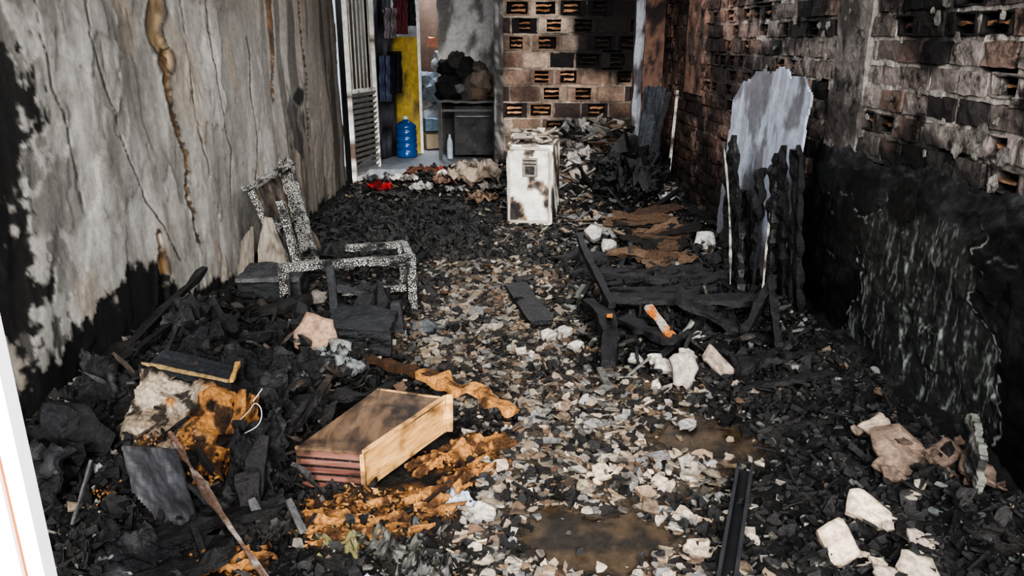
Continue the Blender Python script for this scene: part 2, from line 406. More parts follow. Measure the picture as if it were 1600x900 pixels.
Bm=brickwall((xr(y0),y0,0),U,Nn,L,2.8,.20,.095,rc,lambda c:.28 if c.z>1.0 else .08,(.36,.33,.30),TR,skip=incol,mt=.02)
def colm(ya,yb,za,zb,cc,off):
    def fn(u,v):
        y=ya+(yb-ya)*u; z=za+(zb-za)*v; e=.012 if .06<u<.94 else -.06
        return Vector((xr(y)-off-e+.012*fb(y*6,z*6,3),y+.02*nz(z*7,u*4),z))
    Bm.grid(fn,16,70,lambda p,u,v:mix(sc(cc,1+.3*fb(p.y*12,p.z*9)),(.04,.035,.032),.8*sm(-.05,.3,fb(p.y*4,p.z*3,5))))
colm(4.08,4.52,.95,2.8,(.19,.17,.16),.0)
colm(7.2,7.9,1.1,2.8,(.17,.10,.075),.0)
for k in range(110):
    y=R.uniform(1.8,5.6); z=R.uniform(1.05,2.4); s=R.uniform(.015,.045)
    rt=Matrix.Rotation(rad(-90),3,'Y')@Matrix.Rotation(R.uniform(0,6),3,'Z')
    Bm.slab((xr(y)-.008,y,z),s,.012,sc((.34,.315,.29),R.uniform(.5,1)),rt)
Bm.build('wall_right',M_brick)
def bc(p,col):
    x,z=p.x,p.z
    n=.35*fb(x*2.5,z*2.5,4)+.1*fb(x*12,z*12,1)
    s=max(1-sm(.75,.95,math.hypot((x-1.1)/.5,(z-1.65)/.62)+n),.9*sm(.3,.0,z-.62-n*.6)*sm(.2,.6,x),.55*sm(-.05,.3,fb(x*3,z*3,44)),.7*sm(1.9,2.3,z))
    return mix(col,(.014,.012,.013),.96*s)
TB=((.44,.325,.25),(.38,.26,.19),(.48,.38,.305),(.32,.22,.165),(.03,.025,.025),(.07,.05,.045),(.2,.13,.1))
Bk=brickwall((1.7,BK,0),(-1,0,0),(0,-1,0),1.82,2.8,.29,.16,bc,lambda c:.5,(.36,.30,.24),TB,mt=.024,rib=(.62,.33,.18))
Bk.build('wall_back',M_brick2)
c=MB(); c.grid(lambda u,v:Vector((1.36+.1*u+.02*nz(v*9,u),BK-.09-.02*math.sin(u*3.14)+.015*fb(u*3,v*12),v*2.8)),6,60,lambda p,u,v:mix((.4,.42,.45),(.05,.04,.04),.85*sm(-.1,.3,fb(p.x*5,p.z*3,2))))
c.grid(lambda u,v:Vector((1.46+.22*u,BK-.11+.02*fb(u*3,v*12),v*2.8)),6,60,lambda p,u,v:mix((.2,.12,.09),(.04,.03,.03),sm(-.1,.3,fb(p.x*8,p.z*4,3))))
c.grid(lambda u,v:Vector((1.36,BK-.09+.15*u,v*2.8)),2,40,(.2,.18,.17),flip=True)
c.build('corner_column',M_plaster)
c=MB(); c.beam((-.15,BK-.02,0),(-.15,BK-.02,2.75),.1,.12,lambda q:mix((.03,.027,.025),(.2,.19,.18),sm(.1,.3,fb(q.z*3,q.x*20))),seg=50,jit=.08,up=(0,1,0)); c.build('door_jamb',M_metal)
c=MB(); c.grid(lambda u,v:Vector((-2+4.1*u,2.0+v*10.6,2.8+.02*fb(u*8,v*20))),30,60,(.04,.035,.032)); c.build('ceiling',M_plaster)
c=MB(); c.box((-.9,10.8,.07),(2.2,3.6,.14),(.20,.215,.235)); c.build('tiled_floor_step',M_metal)
def gw(c0): return lambda p,u,v:mix(c0,(.06,.055,.05),.7*sm(-.05,.35,fb(p.x*2+p.y,p.z*1.6,6)))
c=MB(); c.grid(lambda u,v:Vector((-2.0+2.4*u,12.3,v*2.8)),20,30,gw((.2,.2,.21))); c.build('wall_far',M_plaster)
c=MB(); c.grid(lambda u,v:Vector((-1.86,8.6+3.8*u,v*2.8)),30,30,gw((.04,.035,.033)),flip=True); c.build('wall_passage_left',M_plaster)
c=MB(); c.grid(lambda u,v:Vector((-.98+.9*u,10.6-.02*fb(u*3,v*5),v*2.8)),26,60,lambda p,u,v:mix((.6,.6,.61),(.10,.095,.09),.8*sm(-.02,.3,fb(p.x*3,p.z*1.5,16))))
c.box((-.53,10.7,1.4),(.9,.12,2.8),(.2,.2,.2)); c.grid(lambda u,v:Vector((-.08,9.0+1.7*u,v*2.8)),10,20,(.1,.09,.085),flip=True)
c.build('wall_partition',M_plaster)
# ---------------- front door frame ----------------
c=MB(); c.box((-.804,1.1,1.3),(.028,.03,2.6),(.95,.95,.95)); c.box((-.823,1.106,1.3),(.010,.028,2.6),(.30,.09,.025)); c.box((-.93,1.1,1.3),(.204,.03,2.6),(.95,.95,.95)); c.build('door_frame',M_white)
# ---------------- metal gate ----------------
g=MB(); A=Vector((-1.77,8.62,.04)); Bq=Vector((-1.60,9.25,.04)); dv=(Bq-A); wl=(.7,.68,.64); bk=(.03,.03,.03)
gcolf=lambda q:mix(wl,(.12,.09,.07),sm(.05,.35,fb(q.z*4,q.y*6,2)))
for t in(0,1): g.beam(A+dv*t,A+dv*t+Vector((0,0,2.2)),.05,.05,gcolf,seg=30,jit=.02,up=(0,1,0))
for z in(.04,1.0,2.18): g.beam(A+Vector((0,0,z)),Bq+Vector((0,0,z)),.035,.05,gcolf,jit=.02)
for k in range(1,7): g.beam(A+dv*(k/7)+Vector((0,0,1.0)),A+dv*(k/7)+Vector((0,0,2.2)),.014,.014,(.4,.36,.3),seg=8,jit=.05,up=(0,1,0))
nv=dv.normalized().cross(Vector((0,0,1)))
for k in range(15):
    z=.1+k*.06; o=Vector((0,0,z)); g.add([A+o,Bq+o,Bq+o+nv*.03+Vector((0,0,.045)),A+o+nv*.03+Vector((0,0,.045))],[(0,1,2,3)],(.3,.28,.26))
g.build('metal_gate',M_metal)
g=MB(); g.sheet([(-1.72,9.6,.14),(-1.5,10.1,.14),(-1.5,10.1,2.3),(-1.72,9.6,2.3)],.03,lambda p,u,v:mix((.02,.02,.022),(.10,.10,.12),sm(.1,.3,fb(p.y*7,p.z*5))),amp=.02)
g.build('charred_door',M_char)
g=MB(); g.sheet([(-1.58,10.45,.14),(-1.22,10.3,.14),(-1.22,10.3,1.62),(-1.58,10.45,1.62)],.03,lambda p,u,v:mix((.55,.40,.09),(.22,.17,.07),sm(-.1,.3,fb(p.x*6,p.z*3))),amp=.01)
g.box((-1.19,10.28,1.2),(.035,.05,2.1),(.8,.79,.75)); g.box((-1.4,10.42,2.2),(.5,.05,.05),(.6,.58,.5)); g.build('yellow_door',M_metal)
g=MB()
for k,(x,y,z,cc,h) in enumerate([(-1.5,9.9,1.75,(.3,.26,.28),.35),(-1.38,10.05,1.85,(.25,.08,.09),.4),(-1.58,9.8,1.2,(.12,.14,.22),.55),(-1.3,10.2,1.95,(.06,.06,.07),.4),(-1.45,9.85,1.25,(.03,.03,.04),.5)]):
    g.grid(lambda u,v,x=x,y=y,z=z,h=h:Vector((x-.09+.18*u+.02*nz(v*5,k),y+.04*math.sin(u*14+v*2),z+.2-h*v)),16,16,lambda p,u,v,cc=cc:sc(cc,.8+.5*nz(p.x*20,p.z*10)))
g.build('hanging_clothes',M_cloth)
def lathe(mb,prof,c,col,seg=32,mi=0):
    vs=[];cs=[]
    for (r,z) in prof:
        for i in range(seg):
            a=6.2832*i/seg; vs.append((c[0]+r*math.cos(a),c[1]+r*math.sin(a),c[2]+z)); cs.append(col)
    fs=[(k*seg+i,k*seg+(i+1)%seg,(k+1)*seg+(i+1)%seg,(k+1)*seg+i) for k in range(len(prof)-1) for i in range(seg)]
    mb.add(vs,fs,cs,mi)
mj,nt,b=nodes('blue_jug_plastic'); b.inputs['Roughness'].default_value=.2; b.inputs['Transmission Weight'].default_value=.15
n_=nt.nodes.new('ShaderNodeTexNoise'); n_.inputs['Scale'].default_value=6; r_=nt.nodes.new('ShaderNodeValToRGB'); r_.color_ramp.elements[0].color=(.01,.055,.2,1); r_.color_ramp.elements[1].color=(.015,.10,.33,1)
nt.links.new(n_.outputs[0],r_.inputs[0]); nt.links.new(r_.outputs[0],b.inputs['Base Color'])
g=MB(); pr=[(0,0),(.12,0),(.135,.02)]
for k in range(4): z=.03+k*.085; pr+=[(.136,z),(.136,z+.055),(.126,z+.065),(.126,z+.075)]
pr+=[(.136,.375),(.125,.41),(.07,.45),(.03,.465),(.028,.5)]
lathe(g,pr,(-1.36,10.0,.14),(.03,.17,.55)); lathe(g,[(.033,.48),(.033,.515),(0,.517)],(-1.36,10.0,.14),(.5,.55,.6),mi=1)
g.build('blue_water_jug',[mj,M_metal],True)
g=MB()
for dx in(-.9,-.22):
    for dy in(9.75,10.3): g.beam((dx,dy,.14),(dx,dy,.86),.04,.04,(.05,.05,.05),jit=.05,up=(0,1,0))
g.sheet([(-.93,9.72,.87),(-.19,9.72,.87),(-.19,10.33,.87),(-.93,10.33,.87)],.03,(.09,.09,.085),amp=.02)
g.sheet([(-.72,9.76,.2),(-.24,9.76,.2),(-.24,9.76,.8),(-.72,9.76,.8)],.02,(.02,.02,.021),amp=.01)
g.sheet([(-.9,10.3,.2),(-.22,10.3,.2),(-.22,10.3,.8),(-.9,10.3,.8)],.02,(.02,.02,.02),amp=.01)
g.beam((-.9,9.75,.75),(-.22,9.75,.75),.02,.03,(.1,.1,.1)); g.beam((-.7,9.73,.68),(-.28,9.73,.68),.015,.015,(.2,.2,.2))
lathe(g,[(.035,0),(.04,.15),(.035,.22),(.015,.27),(.015,.3)],(-.78,9.72,.16),(.3,.33,.37))
g.build('burned_stove',M_metal)
g=MB()
for (x,y,z,s,cc) in [(-.78,10,1.0,(.2,.2,.17),(.02,.02,.02)),(-.62,10.05,1.22,(.18,.15,.14),(.03,.028,.028)),(-.4,10,1.08,(.16,.15,.17),(.22,.18,.15)),(-.82,10.1,1.25,(.1,.12,.1),(.02,.02,.02)),(-.48,9.95,.96,(.2,.15,.09),(.08,.07,.065)),(-.7,10,1.34,(.12,.1,.07),(.06,.055,.05)),(-.42,10,1.22,(.1,.1,.1),(.12,.10,.09)),(-.65,9.85,1.0,(.07,.06,.07),(.16,.15,.16))]:
    g.lump((x,y,z),s,cc,jit=.28,lv=3)
g.box((-.42,9.9,.95),(.2,.16,.14),(.16,.12,.09),rot=Matrix.Rotation(.3,3,'Z'),jit=.02)
g.build('burned_bag_pile',M_cloth,True)
g=MB()
for (x,y,z,s,cc) in [(-1.12,11.2,.95,(.18,.2,.25),(.14,.17,.22)),(-1.05,11.0,.38,(.2,.2,.28),(.2,.215,.25)),(-1.3,11.5,.45,(.15,.2,.35),(.06,.06,.07)),(-1.0,11.2,1.25,(.18,.1,.12),(.2,.22,.26)),(-1.2,11.2,.7,(.14,.14,.14),(.25,.25,.26)),(-1.18,10.9,.25,(.12,.1,.12),(.1,.06,.05))]: g.lump((x,y,z),s,cc,jit=.4,lv=3)
for (x0,x1,z) in((-1.35,-.9,.62),(-1.35,-.9,1.12)): g.box(((x0+x1)/2,11.35,z),(x1-x0,.4,.03),(.2,.2,.21))
for x in(-1.36,-.9): g.box((x,11.35,.7),(.03,.4,1.2),(.15,.15,.16))
for (x,y,z,s_,cc) in [(-1.1,10.75,.26,.22,(.32,.27,.2)),(-1.12,10.78,.47,.18,(.14,.2,.28)),(-1.1,11.3,1.55,.14,(.3,.12,.08))]: g.box((x,y,z),(s_,s_,s_*.9),cc,rot=Matrix.Rotation(.3,3,'Z'),jit=.01)
g.build('storage_shelf_with_sacks',M_cloth)
g=MB(); g.sheet([(-1.35,11.9,.14),(-.98,11.9,.14),(-.98,11.9,2.3),(-1.35,11.9,2.3)],.04,(.06,.035,.025),amp=.005); g.beam((-1.0,11.85,.14),(-1.0,11.85,2.3),.05,.05,(.02,.02,.02),up=(0,1,0)); g.build('brown_wooden_door',M_metal)
# ---------------- mini fridge ----------------
g=MB(); rt=Matrix.Rotation(rad(-9),3,'Z'); C=Vector((.2,6.95,0))
def T(x,y,z): return rt@Vector((x,y,z))+C
def fc(p,u=0,v=0):
    n=fb(p.x*6,p.z*3.2+p.y*3,3)+.3*(p.z-.42); c=mix((.60,.59,.54),(.22,.155,.10),sm(.0,.2,n)); return mix(c,(.03,.026,.026),sm(.13,.33,n+.3*fb(p.x*20,p.z*20)))
w,dp,hh=.2,.3,.73
g.sheet([T(-w,-dp,.03),T(w,-dp,.03),T(w,-dp,hh),T(-w,-dp,hh)],.02,fc,nu=30,nv=44,amp=.012)
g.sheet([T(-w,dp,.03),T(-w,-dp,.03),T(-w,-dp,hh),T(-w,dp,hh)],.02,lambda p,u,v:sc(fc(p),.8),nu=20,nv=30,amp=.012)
g.sheet([T(w,-dp,.03),T(w,dp,.03),T(w,dp,hh),T(w,-dp,hh)],.02,fc,nu=20,nv=30,amp=.012)
g.sheet([T(w,dp,.03),T(-w,dp,.03),T(-w,dp,hh),T(w,dp,hh)],.02,fc,nu=10,nv=10,amp=.01)
g.sheet([T(-w,-dp,hh),T(w,-dp,hh),T(w,dp,hh),T(-w,dp,hh)],.02,(.2,.17,.14),amp=.02)
for (a,b_) in(((-w+.03,.72),(w-.03,.72)),((-w+.03,.08),(w-.03,.08)),((-w+.02,.08),(-w+.02,.7)),((w-.02,.08),(w-.02,.7))):
    g.beam(T(a[0],-dp-.012,a[1]-.02),T(b_[0],-dp-.012,b_[1]-.02),.022,.02,(.36,.33,.29),jit=.1,up=(0,1,0.01))
g.sheet([T(-.06,-dp-.025,.46),T(.07,-dp-.025,.46),T(.07,-dp-.025,.62),T(-.06,-dp-.025,.62)],.02,(.18,.16,.14),amp=.004)
g.sheet([T(-.035,-dp-.03,.48),T(.045,-dp-.03,.48),T(.045,-dp-.03,.55),T(-.035,-dp-.03,.55)],.01,(.02,.018,.016),amp=.002)
for z in(.57,.6): g.beam(T(-.05,-dp-.03,z),T(.06,-dp-.03,z),.012,.01,(.03,.025,.025),jit=.1)
for sx in(-.15,.15): g.box(T(sx,-dp+.04,.02),(.04,.04,.04),(.05,.05,.05))
for k in range(46):
    x,y=R.uniform(-w,w),R.uniform(-dp,dp); g.chip(T(x,y,hh+.02+R.random()*.06),R.uniform(.03,.09),.015,sc((.36,.32,.27),R.uniform(.2,1.1)),.3)
g.build('burned_mini_fridge',M_metal)
# ---------------- left side wood frames ----------------
g=MB(); U1=(1,1,1)
g.beam((-1.34,4.22,.35),(-.58,4.44,.345),.05,.045,U1,seg=40,jit=.12)
g.beam((-.60,4.42,.02),(-.60,4.42,.34),.05,.05,U1,up=(0,1,0),jit=.12,seg=24); g.beam((-1.32,4.24,.08),(-1.32,4.24,.36),.045,.045,U1,up=(0,1,0))
g.beam((-1.35,4.75,.05),(-1.5,4.9,.60),.045,.045,U1,up=(0,1,0),jit=.12,seg=24); g.beam((-1.08,4.8,.31),(-.70,4.88,.32),.05,.04,U1,seg=24)
g.beam((-1.05,4.5,.11),(-.66,4.56,.12),.04,.035,U1,seg=24); g.beam((-.60,4.42,.33),(-.71,4.88,.32),.045,.04,U1); g.beam((-.72,4.86,.02),(-.72,4.86,.32),.045,.045,U1,up=(0,1,0))
g.build('charred_table_frame',M_alli)
g=MB()
g.beam((-1.4,5.2,.05),(-1.76,5.95,.70),.095,.055,U1,seg=40,up=(0,1,.2),jit=.12); g.beam((-1.5,5.0,.05),(-1.62,5.1,.42),.035,.03,U1,up=(0,1,0))
g.beam((-1.83,5.2,.62),(-1.66,5.85,.70),.04,.025,U1,jit=.15,seg=24); g.beam((-1.56,5.12,.05),(-1.82,5.3,.60),.04,.03,U1,jit=.15,seg=24,up=(0,1,0)); g.beam((-1.7,5.2,.32),(-1.56,5.55,.36),.035,.025,U1,jit=.15,seg=20)
g.build('charred_door_frame_timber',M_alli)
g=MB(); g.sheet([(-1.55,5.15,.02),(-1.45,5.75,.02),(-1.78,5.85,.62),(-1.8,5.3,.6)],.02,lambda p,u,v:mix((.085,.068,.054),(.02,.018,.017),sm(-.1,.3,fb(p.y*5,p.z*5))),amp=.02,edge=.05); g.build('leaning_burned_panel',M_panel)
g=MB(); g.sheet([(-1.75,4.98,.02),(-1.45,4.85,.02),(-1.6,4.98,.47),(-1.66,5.02,.47)],.02,lambda p,u,v:mix((.25,.225,.19),(.12,.105,.09),sm(-.1,.3,fb(p.x*8,p.z*6))),amp=.02); g.sheet([(-1.84,4.9,.02),(-1.72,4.86,.05),(-1.72,4.95,.42),(-1.82,5.0,.3)],.02,(.18,.16,.135)); g.build('leaning_plaster_slab',M_plaster)
g=MB()
g.sheet([(-1.66,4.40,.03),(-1.28,4.42,.03),(-1.28,4.44,.22),(-1.66,4.42,.22)],.02,(.02,.022,.024),amp=.01); g.sheet([(-1.66,4.42,.22),(-1.28,4.44,.22),(-1.3,4.68,.24),(-1.66,4.68,.25)],.02,(.035,.037,.041),amp=.02)
g.sheet([(-1.28,4.42,.03),(-1.3,4.68,.03),(-1.3,4.68,.24),(-1.28,4.42,.22)],.02,(.03,.03,.03)); g.beam((-1.66,4.4,.22),(-1.28,4.42,.22),.03,.025,(.08,.08,.085))
g.build('charred_crate',M_char)
g=MB(); bkc=(.022,.0235,.027)
g.sheet([(-.97,3.68,.20),(-.62,3.66,.18),(-.62,3.95,.19),(-.95,4.0,.22)],.05,bkc,amp=.02,edge=.06); g.sheet([(-.97,3.68,.02),(-.62,3.66,.02),(-.62,3.66,.17),(-.97,3.68,.19)],.03,sc(bkc,.6),amp=.02)
g.beam((-.97,3.98,.02),(-.99,4.02,.42),.045,.035,bkc,up=(0,1,0)); g.beam((-.63,4.0,.02),(-.64,4.0,.22),.06,.05,bkc,up=(0,1,0)); g.beam((-.95,3.7,.0),(-.95,3.7,.18),.06,.05,bkc,up=(0,1,0))
g.beam((-.99,4.02,.3),(-.8,4.08,.24),.05,.03,bkc); g.lump((-.8,4.06,.15),(.15,.1,.07),(.010,.010,.011),lv=3,jit=.5); g.lump((-1.08,3.75,.12),(.14,.12,.1),(.012,.012,.013),lv=3,jit=.5)
g.build('charred_chair',M_char)
# ---------------- drawer ----------------
g=MB(); A=Vector((-.77,2.42,.06));B_=Vector((-.53,2.40,.05));C_=Vector((-.27,2.83,.06));D=Vector((-.55,2.87,.08)); hz=Vector((0,0,.155))
def sh(q,th,mi,**k): g.sheet(q,th,(1,1,1),mi=mi,amp=.003,**k)
sh([B_,C_,C_+hz,B_+hz],.014,0)
sh([A,B_,B_+hz,A+hz],.014,2); sh([C_,D,D+hz,C_+hz],.014,0); sh([D,A,A+hz,D+hz],.014,1)
sh([A+hz,B_+hz,C_+hz,D+hz],.012,1)
for k in range(1,5):
    z=Vector((-0,-.006,.155*k/5)); g.beam(A+z,B_+z,.005,.005,(1,1,1),mi=3,jit=.02)
up_=Vector((0,0,.004))
g.beam(B_+hz+up_,C_+hz+up_,.014,.01,(1,1,1),mi=0,jit=.03); g.beam(A+hz+up_,B_+hz+up_,.014,.01,(1,1,1),mi=1,jit=.03)
g.beam(B_,B_+hz,.016,.016,(1,1,1),mi=0,jit=.02,up=(0,1,0))
g.beam(C_+Vector((.012,0,0)),C_+hz+Vector((.016,0,.01)),.03,.012,(1,1,1),mi=0,jit=.05,up=(0,1,0))
g.build('wooden_drawer',[M_drawer,M_drawertop,M_drawerend,M_alli2])
OR=(.45,.215,.072); ORD=(.09,.044,.02)
g=MB()
def bo(p,u,v):
    c=mix((.26,.205,.15),(.44,.37,.29),sm(-.2,.2,fb(p.x*9+p.z*6,p.z*9,p.y*4))); c=mix(c,mix(OR,ORD,sm(.05,.3,fb(p.x*20,p.z*20))),sm(.56,.66,u+.35*fb(u*4,v*4,3)+.12*(.5-v)))
    c=mix(c,(.02,.017,.015),.9*sm(.2,.3,fb(u*5,v*5,13)))
    return mix(c,(.02,.018,.017),sm(.92,.98,v+.08*fb(u*9,2)))
g.sheet([(-1.47,2.42,.12),(-1.03,2.38,.11),(-1.05,2.70,.31),(-1.45,2.76,.385)],.03,bo,nu=56,nv=44,amp=.06,edge=.10,nf=3)
g.sheet([(-1.43,2.755,.385),(-1.08,2.70,.335),(-1.1,2.84,.35),(-1.42,2.88,.40)],.03,(.03,.033,.038),amp=.012,edge=.05)
g.sheet([(-1.05,2.40,.10),(-.94,2.55,.08),(-.99,2.76,.27),(-1.06,2.70,.31)],.03,lambda p,u,v:mix(OR,ORD,sm(0,.3,fb(p.x*14,p.z*14))),nu=24,nv=20,amp=.05,edge=.15)
g.beam((-1.44,2.75,.40),(-1.09,2.70,.345),.010,.012,(.4,.28,.13),jit=.4); g.beam((-1.08,2.70,.345),(-1.1,2.84,.36),.018,.014,(.55,.33,.11),jit=.4)
g.build('scorched_foam_cushion',M_foam)
g=MB()
g.beam((-.72,3.5,.1),(-.36,3.2,.13),.05,.03,(.07,.035,.018),seg=16,jit=.4)
g.beam((-.42,3.26,.13),(.02,2.97,.08),.08,.025,lambda q:mix((.52,.25,.08),(.09,.045,.022),sm(-.05,.2,fb(q.x*14,q.y*14))),seg=34,jit=.75,curve=(0,-.02,.015),taper=.7)
g.build('scorched_wood_strip',M_foam)
# ---------------- front left items ----------------
g=MB(); g.sheet([(-1.21,2.13,.1),(-1.0,2.1,.09),(-1.06,2.14,.37),(-1.26,2.2,.35)],.008,(.045,.045,.05),amp=.02,cut=lambda u,v:(v<.4 and u<.45-v),nu=30,nv=30,nf=1.5); g.build('bent_metal_sheet',M_metal)
g=MB(); g.beam((-1.09,2.2,.37),(-.70,1.87,.06),.016,.012,lambda q:mix((.12,.075,.055),(.26,.22,.2),sm(-.1,.3,nz(q.x*30,q.y*30))),seg=40,jit=.5,curve=(-.01,0,.01)); g.beam((-1.05,2.17,.35),(-1.1,2.2,.4),.012,.012,(.2,.12,.09)); g.build('burned_stick',M_foam)
g=MB()
for (a,b_,w_,h_,cv) in [((-1.76,2.2,.24),(-1.5,3.55,.39),.045,.035,(0,0,0)),((-1.72,2.1,.19),(-1.6,3.1,.34),.05,.035,(0,0,.02)),((-1.7,3.0,.28),(-1.6,3.85,.46),.04,.03,(0,0,0)),((-1.3,2.35,.12),(-.95,2.62,.2),.07,.04,(0,0,0)),((-1.0,2.3,.05),(-.9,2.5,.28),.07,.02,(0,0,0)),((-.95,2.55,.05),(-.98,2.45,.3),.06,.03,(0,0,0)),
   ((-1.15,2.0,.12),(-.75,2.2,.14),.08,.03,(0,0,0)),((-1.2,1.85,.08),(-.85,2.0,.12),.14,.03,(0,0,0)),((-1.4,3.4,.14),(-1.1,3.3,.2),.05,.05,(0,0,0)),((-1.5,3.2,.3),(-1.2,3.6,.18),.04,.04,(0,0,0)),((-.9,2.95,.07),(-.55,3.1,.1),.06,.04,(0,0,0)),((-1.3,3.9,.1),(-1.0,3.5,.14),.08,.05,(0,0,0)),
   ((-.88,2.2,.03),(-.86,2.36,.30),.06,.02,(0,0,0)),((-.8,2.1,.05),(-.9,2.25,.22),.07,.02,(0,0,0)),((-.9,2.62,.1),(-.78,2.8,.26),.05,.025,(0,0,0)),((-1.0,2.95,.1),(-.6,2.95,.16),.05,.03,(0,0,.02)),((-1.5,3.9,.15),(-1.15,4.15,.2),.06,.04,(0,0,0))]:
    g.beam(a,b_,w_,h_,(.012,.0115,.0115),jit=.4,curve=cv)
for i in range(170):
    x=R.uniform(-1.6,-.65); y=R.uniform(1.85,4.2); l=R.uniform(.06,.2); a=R.uniform(0,6.28); z=H(x,y)
    if x-l<-1.72 or x+l>-.5: continue
    g.beam((x,y,z+.01),(x+l*math.cos(a),y+l*math.sin(a),z+R.uniform(.02,.16)),R.uniform(.008,.04),.01,sc(R.choice(((.012,.0115,.0115),(.012,.0115,.0115),(.05,.038,.03),(.05,.05,.05))),R.uniform(.6,1.5)),seg=6,jit=.6)
g.build('charred_timber_pile',M_char)
# bulky burned furniture panels in the near left heap
g=MB(); bp_=(.013,.0135,.0155)
for q in ([(-1.7,2.05,.12),(-1.4,2.0,.10),(-1.42,2.2,.36),(-1.68,2.25,.38)],[(-1.0,2.28,.05),(-.82,2.3,.04),(-.84,2.36,.26),(-.98,2.4,.33)],[(-1.68,2.55,.2),(-1.5,2.5,.18),(-1.52,2.75,.40),(-1.7,2.8,.46)],
          [(-1.0,2.05,.06),(-.72,2.1,.05),(-.74,2.3,.12),(-1.0,2.3,.14)],[(-1.3,2.95,.15),(-.95,2.98,.12),(-.98,3.2,.26),(-1.3,3.2,.3)],[(-1.1,3.1,.1),(-.8,3.2,.08),(-.85,3.45,.14),(-1.15,3.4,.22)],
          [(-1.6,3.0,.25),(-1.35,2.95,.2),(-1.3,3.3,.36),(-1.6,3.4,.42)],[(-1.25,1.85,.1),(-.95,1.8,.08),(-.98,2.0,.14),(-1.25,2.05,.18)],[(-.92,2.42,.05),(-.84,2.6,.04),(-.86,2.62,.30),(-.93,2.48,.27)]):
    g.sheet(q,.018,lambda p,u,v:mix(sc(bp_,.9),(.05,.05,.052),.7*sm(.1,.4,fb(p.x*9,p.y*9,p.z*9))),amp=.05,edge=.2,nu=34,nv=26,nf=3)
for (x,y,z,s_) in [(-1.55,2.35,.25,.12),(-1.2,2.95,.2,.1),(-.95,2.85,.13,.08),(-1.45,3.4,.3,.12),(-1.62,2.0,.18,.1)]: g.lump((x,y,z),(s_*1.2,s_,s_*.7),bp_,jit=.7,lv=3)
g.build('charred_furniture_panels',M_melt)
cu=bpy.data.curves.new('white_wire','CURVE'); cu.dimensions='3D'; cu.bevel_depth=.0018
for pts in([(-1.0,2.5,.27),(-.95,2.5,.32),(-.92,2.5,.35),(-.90,2.47,.30),(-.96,2.4,.27)],[(-.93,2.5,.36),(-.9,2.52,.40)]):
    s=cu.splines.new('BEZIER'); s.bezier_points.add(len(pts)-1)
    for bp,p in zip(s.bezier_points,pts): bp.co=p; bp.handle_left_type=bp.handle_right_type='AUTO'
o=bpy.data.objects.new('white_wire',cu); bpy.context.collection.objects.link(o); mw,_,bw_=nodes('wire_plastic'); bw_.inputs['Base Color'].default_value=(.4,.4,.38,1); cu.materials.append(mw)
# ---------------- right centre pile ----------------
g=MB(); K=(.011,.011,.0125)
for (a,b_,w_,h_,cv) in [((.5,4.15,.2),(1.42,4.05,.2),.09,.035,(0,0,0)),((.55,4.3,.12),(1.45,4.25,.16),.12,.03,(0,0,0)),((.44,4.35,.1),(.47,3.42,.1),.08,.05,(.05,0,.05)),((.6,3.95,.14),(.85,3.65,.12),.1,.03,(0,0,0)),((1.0,3.35,.05),(1.42,3.65,.1),.05,.035,(0,0,0)),((1.05,3.5,.06),(1.5,3.55,.1),.05,.04,(0,0,0)),((.7,3.5,.05),(1.1,3.95,.2),.04,.03,(0,0,0)),((.55,4.0,.2),(.45,5.0,.35),.04,.04,(-.05,0,.08)),((.6,4.5,.1),(1.3,4.6,.1),.1,.04,(0,0,0)),((1.2,3.7,.15),(1.5,4.2,.3),.04,.04,(0,0,0)),((.6,4.75,.06),(1.5,4.85,.12),.08,.05,(0,0,0)),((.4,5.1,.05),(1.3,5.0,.1),.1,.04,(0,0,0)),((.3,5.5,.04),(.9,5.3,.12),.08,.04,(0,0,0)),
  ((1.35,3.6,.1),(1.45,4.1,.3),.04,.04,(0,0,0)),((.9,3.95,.25),(1.3,3.7,.1),.06,.03,(0,0,0)),((1.1,3.3,.04),(1.55,3.35,.08),.04,.03,(0,0,0)),((.5,4.6,.2),(.95,4.4,.22),.07,.03,(0,0,0))]:
    g.beam(a,b_,w_,h_,K,jit=.3,seg=18,curve=cv)
for i in range(150):
    x=R.uniform(.4,1.5); y=R.uniform(3.3,5.4); l=R.uniform(.05,.2); a=R.uniform(0,6.28); z=H(x,y)
    if x+l>1.65: continue
    g.beam((x,y,z+.01),(x+l*math.cos(a),y+l*math.sin(a),z+R.uniform(.02,.12)),R.uniform(.008,.035),.012,sc(R.choice((K,K,(.05,.045,.04),(.12,.12,.11))),R.uniform(.6,1.5)),seg=6,jit=.6)
g.build('charred_roof_beams',M_char)
g=MB(); g.beam((.02,4.85,.05),(.17,4.1,.06),.15,.03,(1,1,1),jit=.15,seg=20); g.build('charred_plank',M_alli2)
g=MB(); g.beam((.73,3.88,.24),(.86,3.68,.09),.055,.012,lambda q:mix((.5,.17,.04),(.42,.38,.33),sm(-.1,.2,fb(q.x*14,q.z*14))),jit=.3); g.beam((.52,3.9,.17),(.5,3.7,.25),.03,.02,(.4,.16,.04),jit=.4); g.build('orange_painted_splinter',M_foam)
g=MB()
wc=(.42,.385,.345)
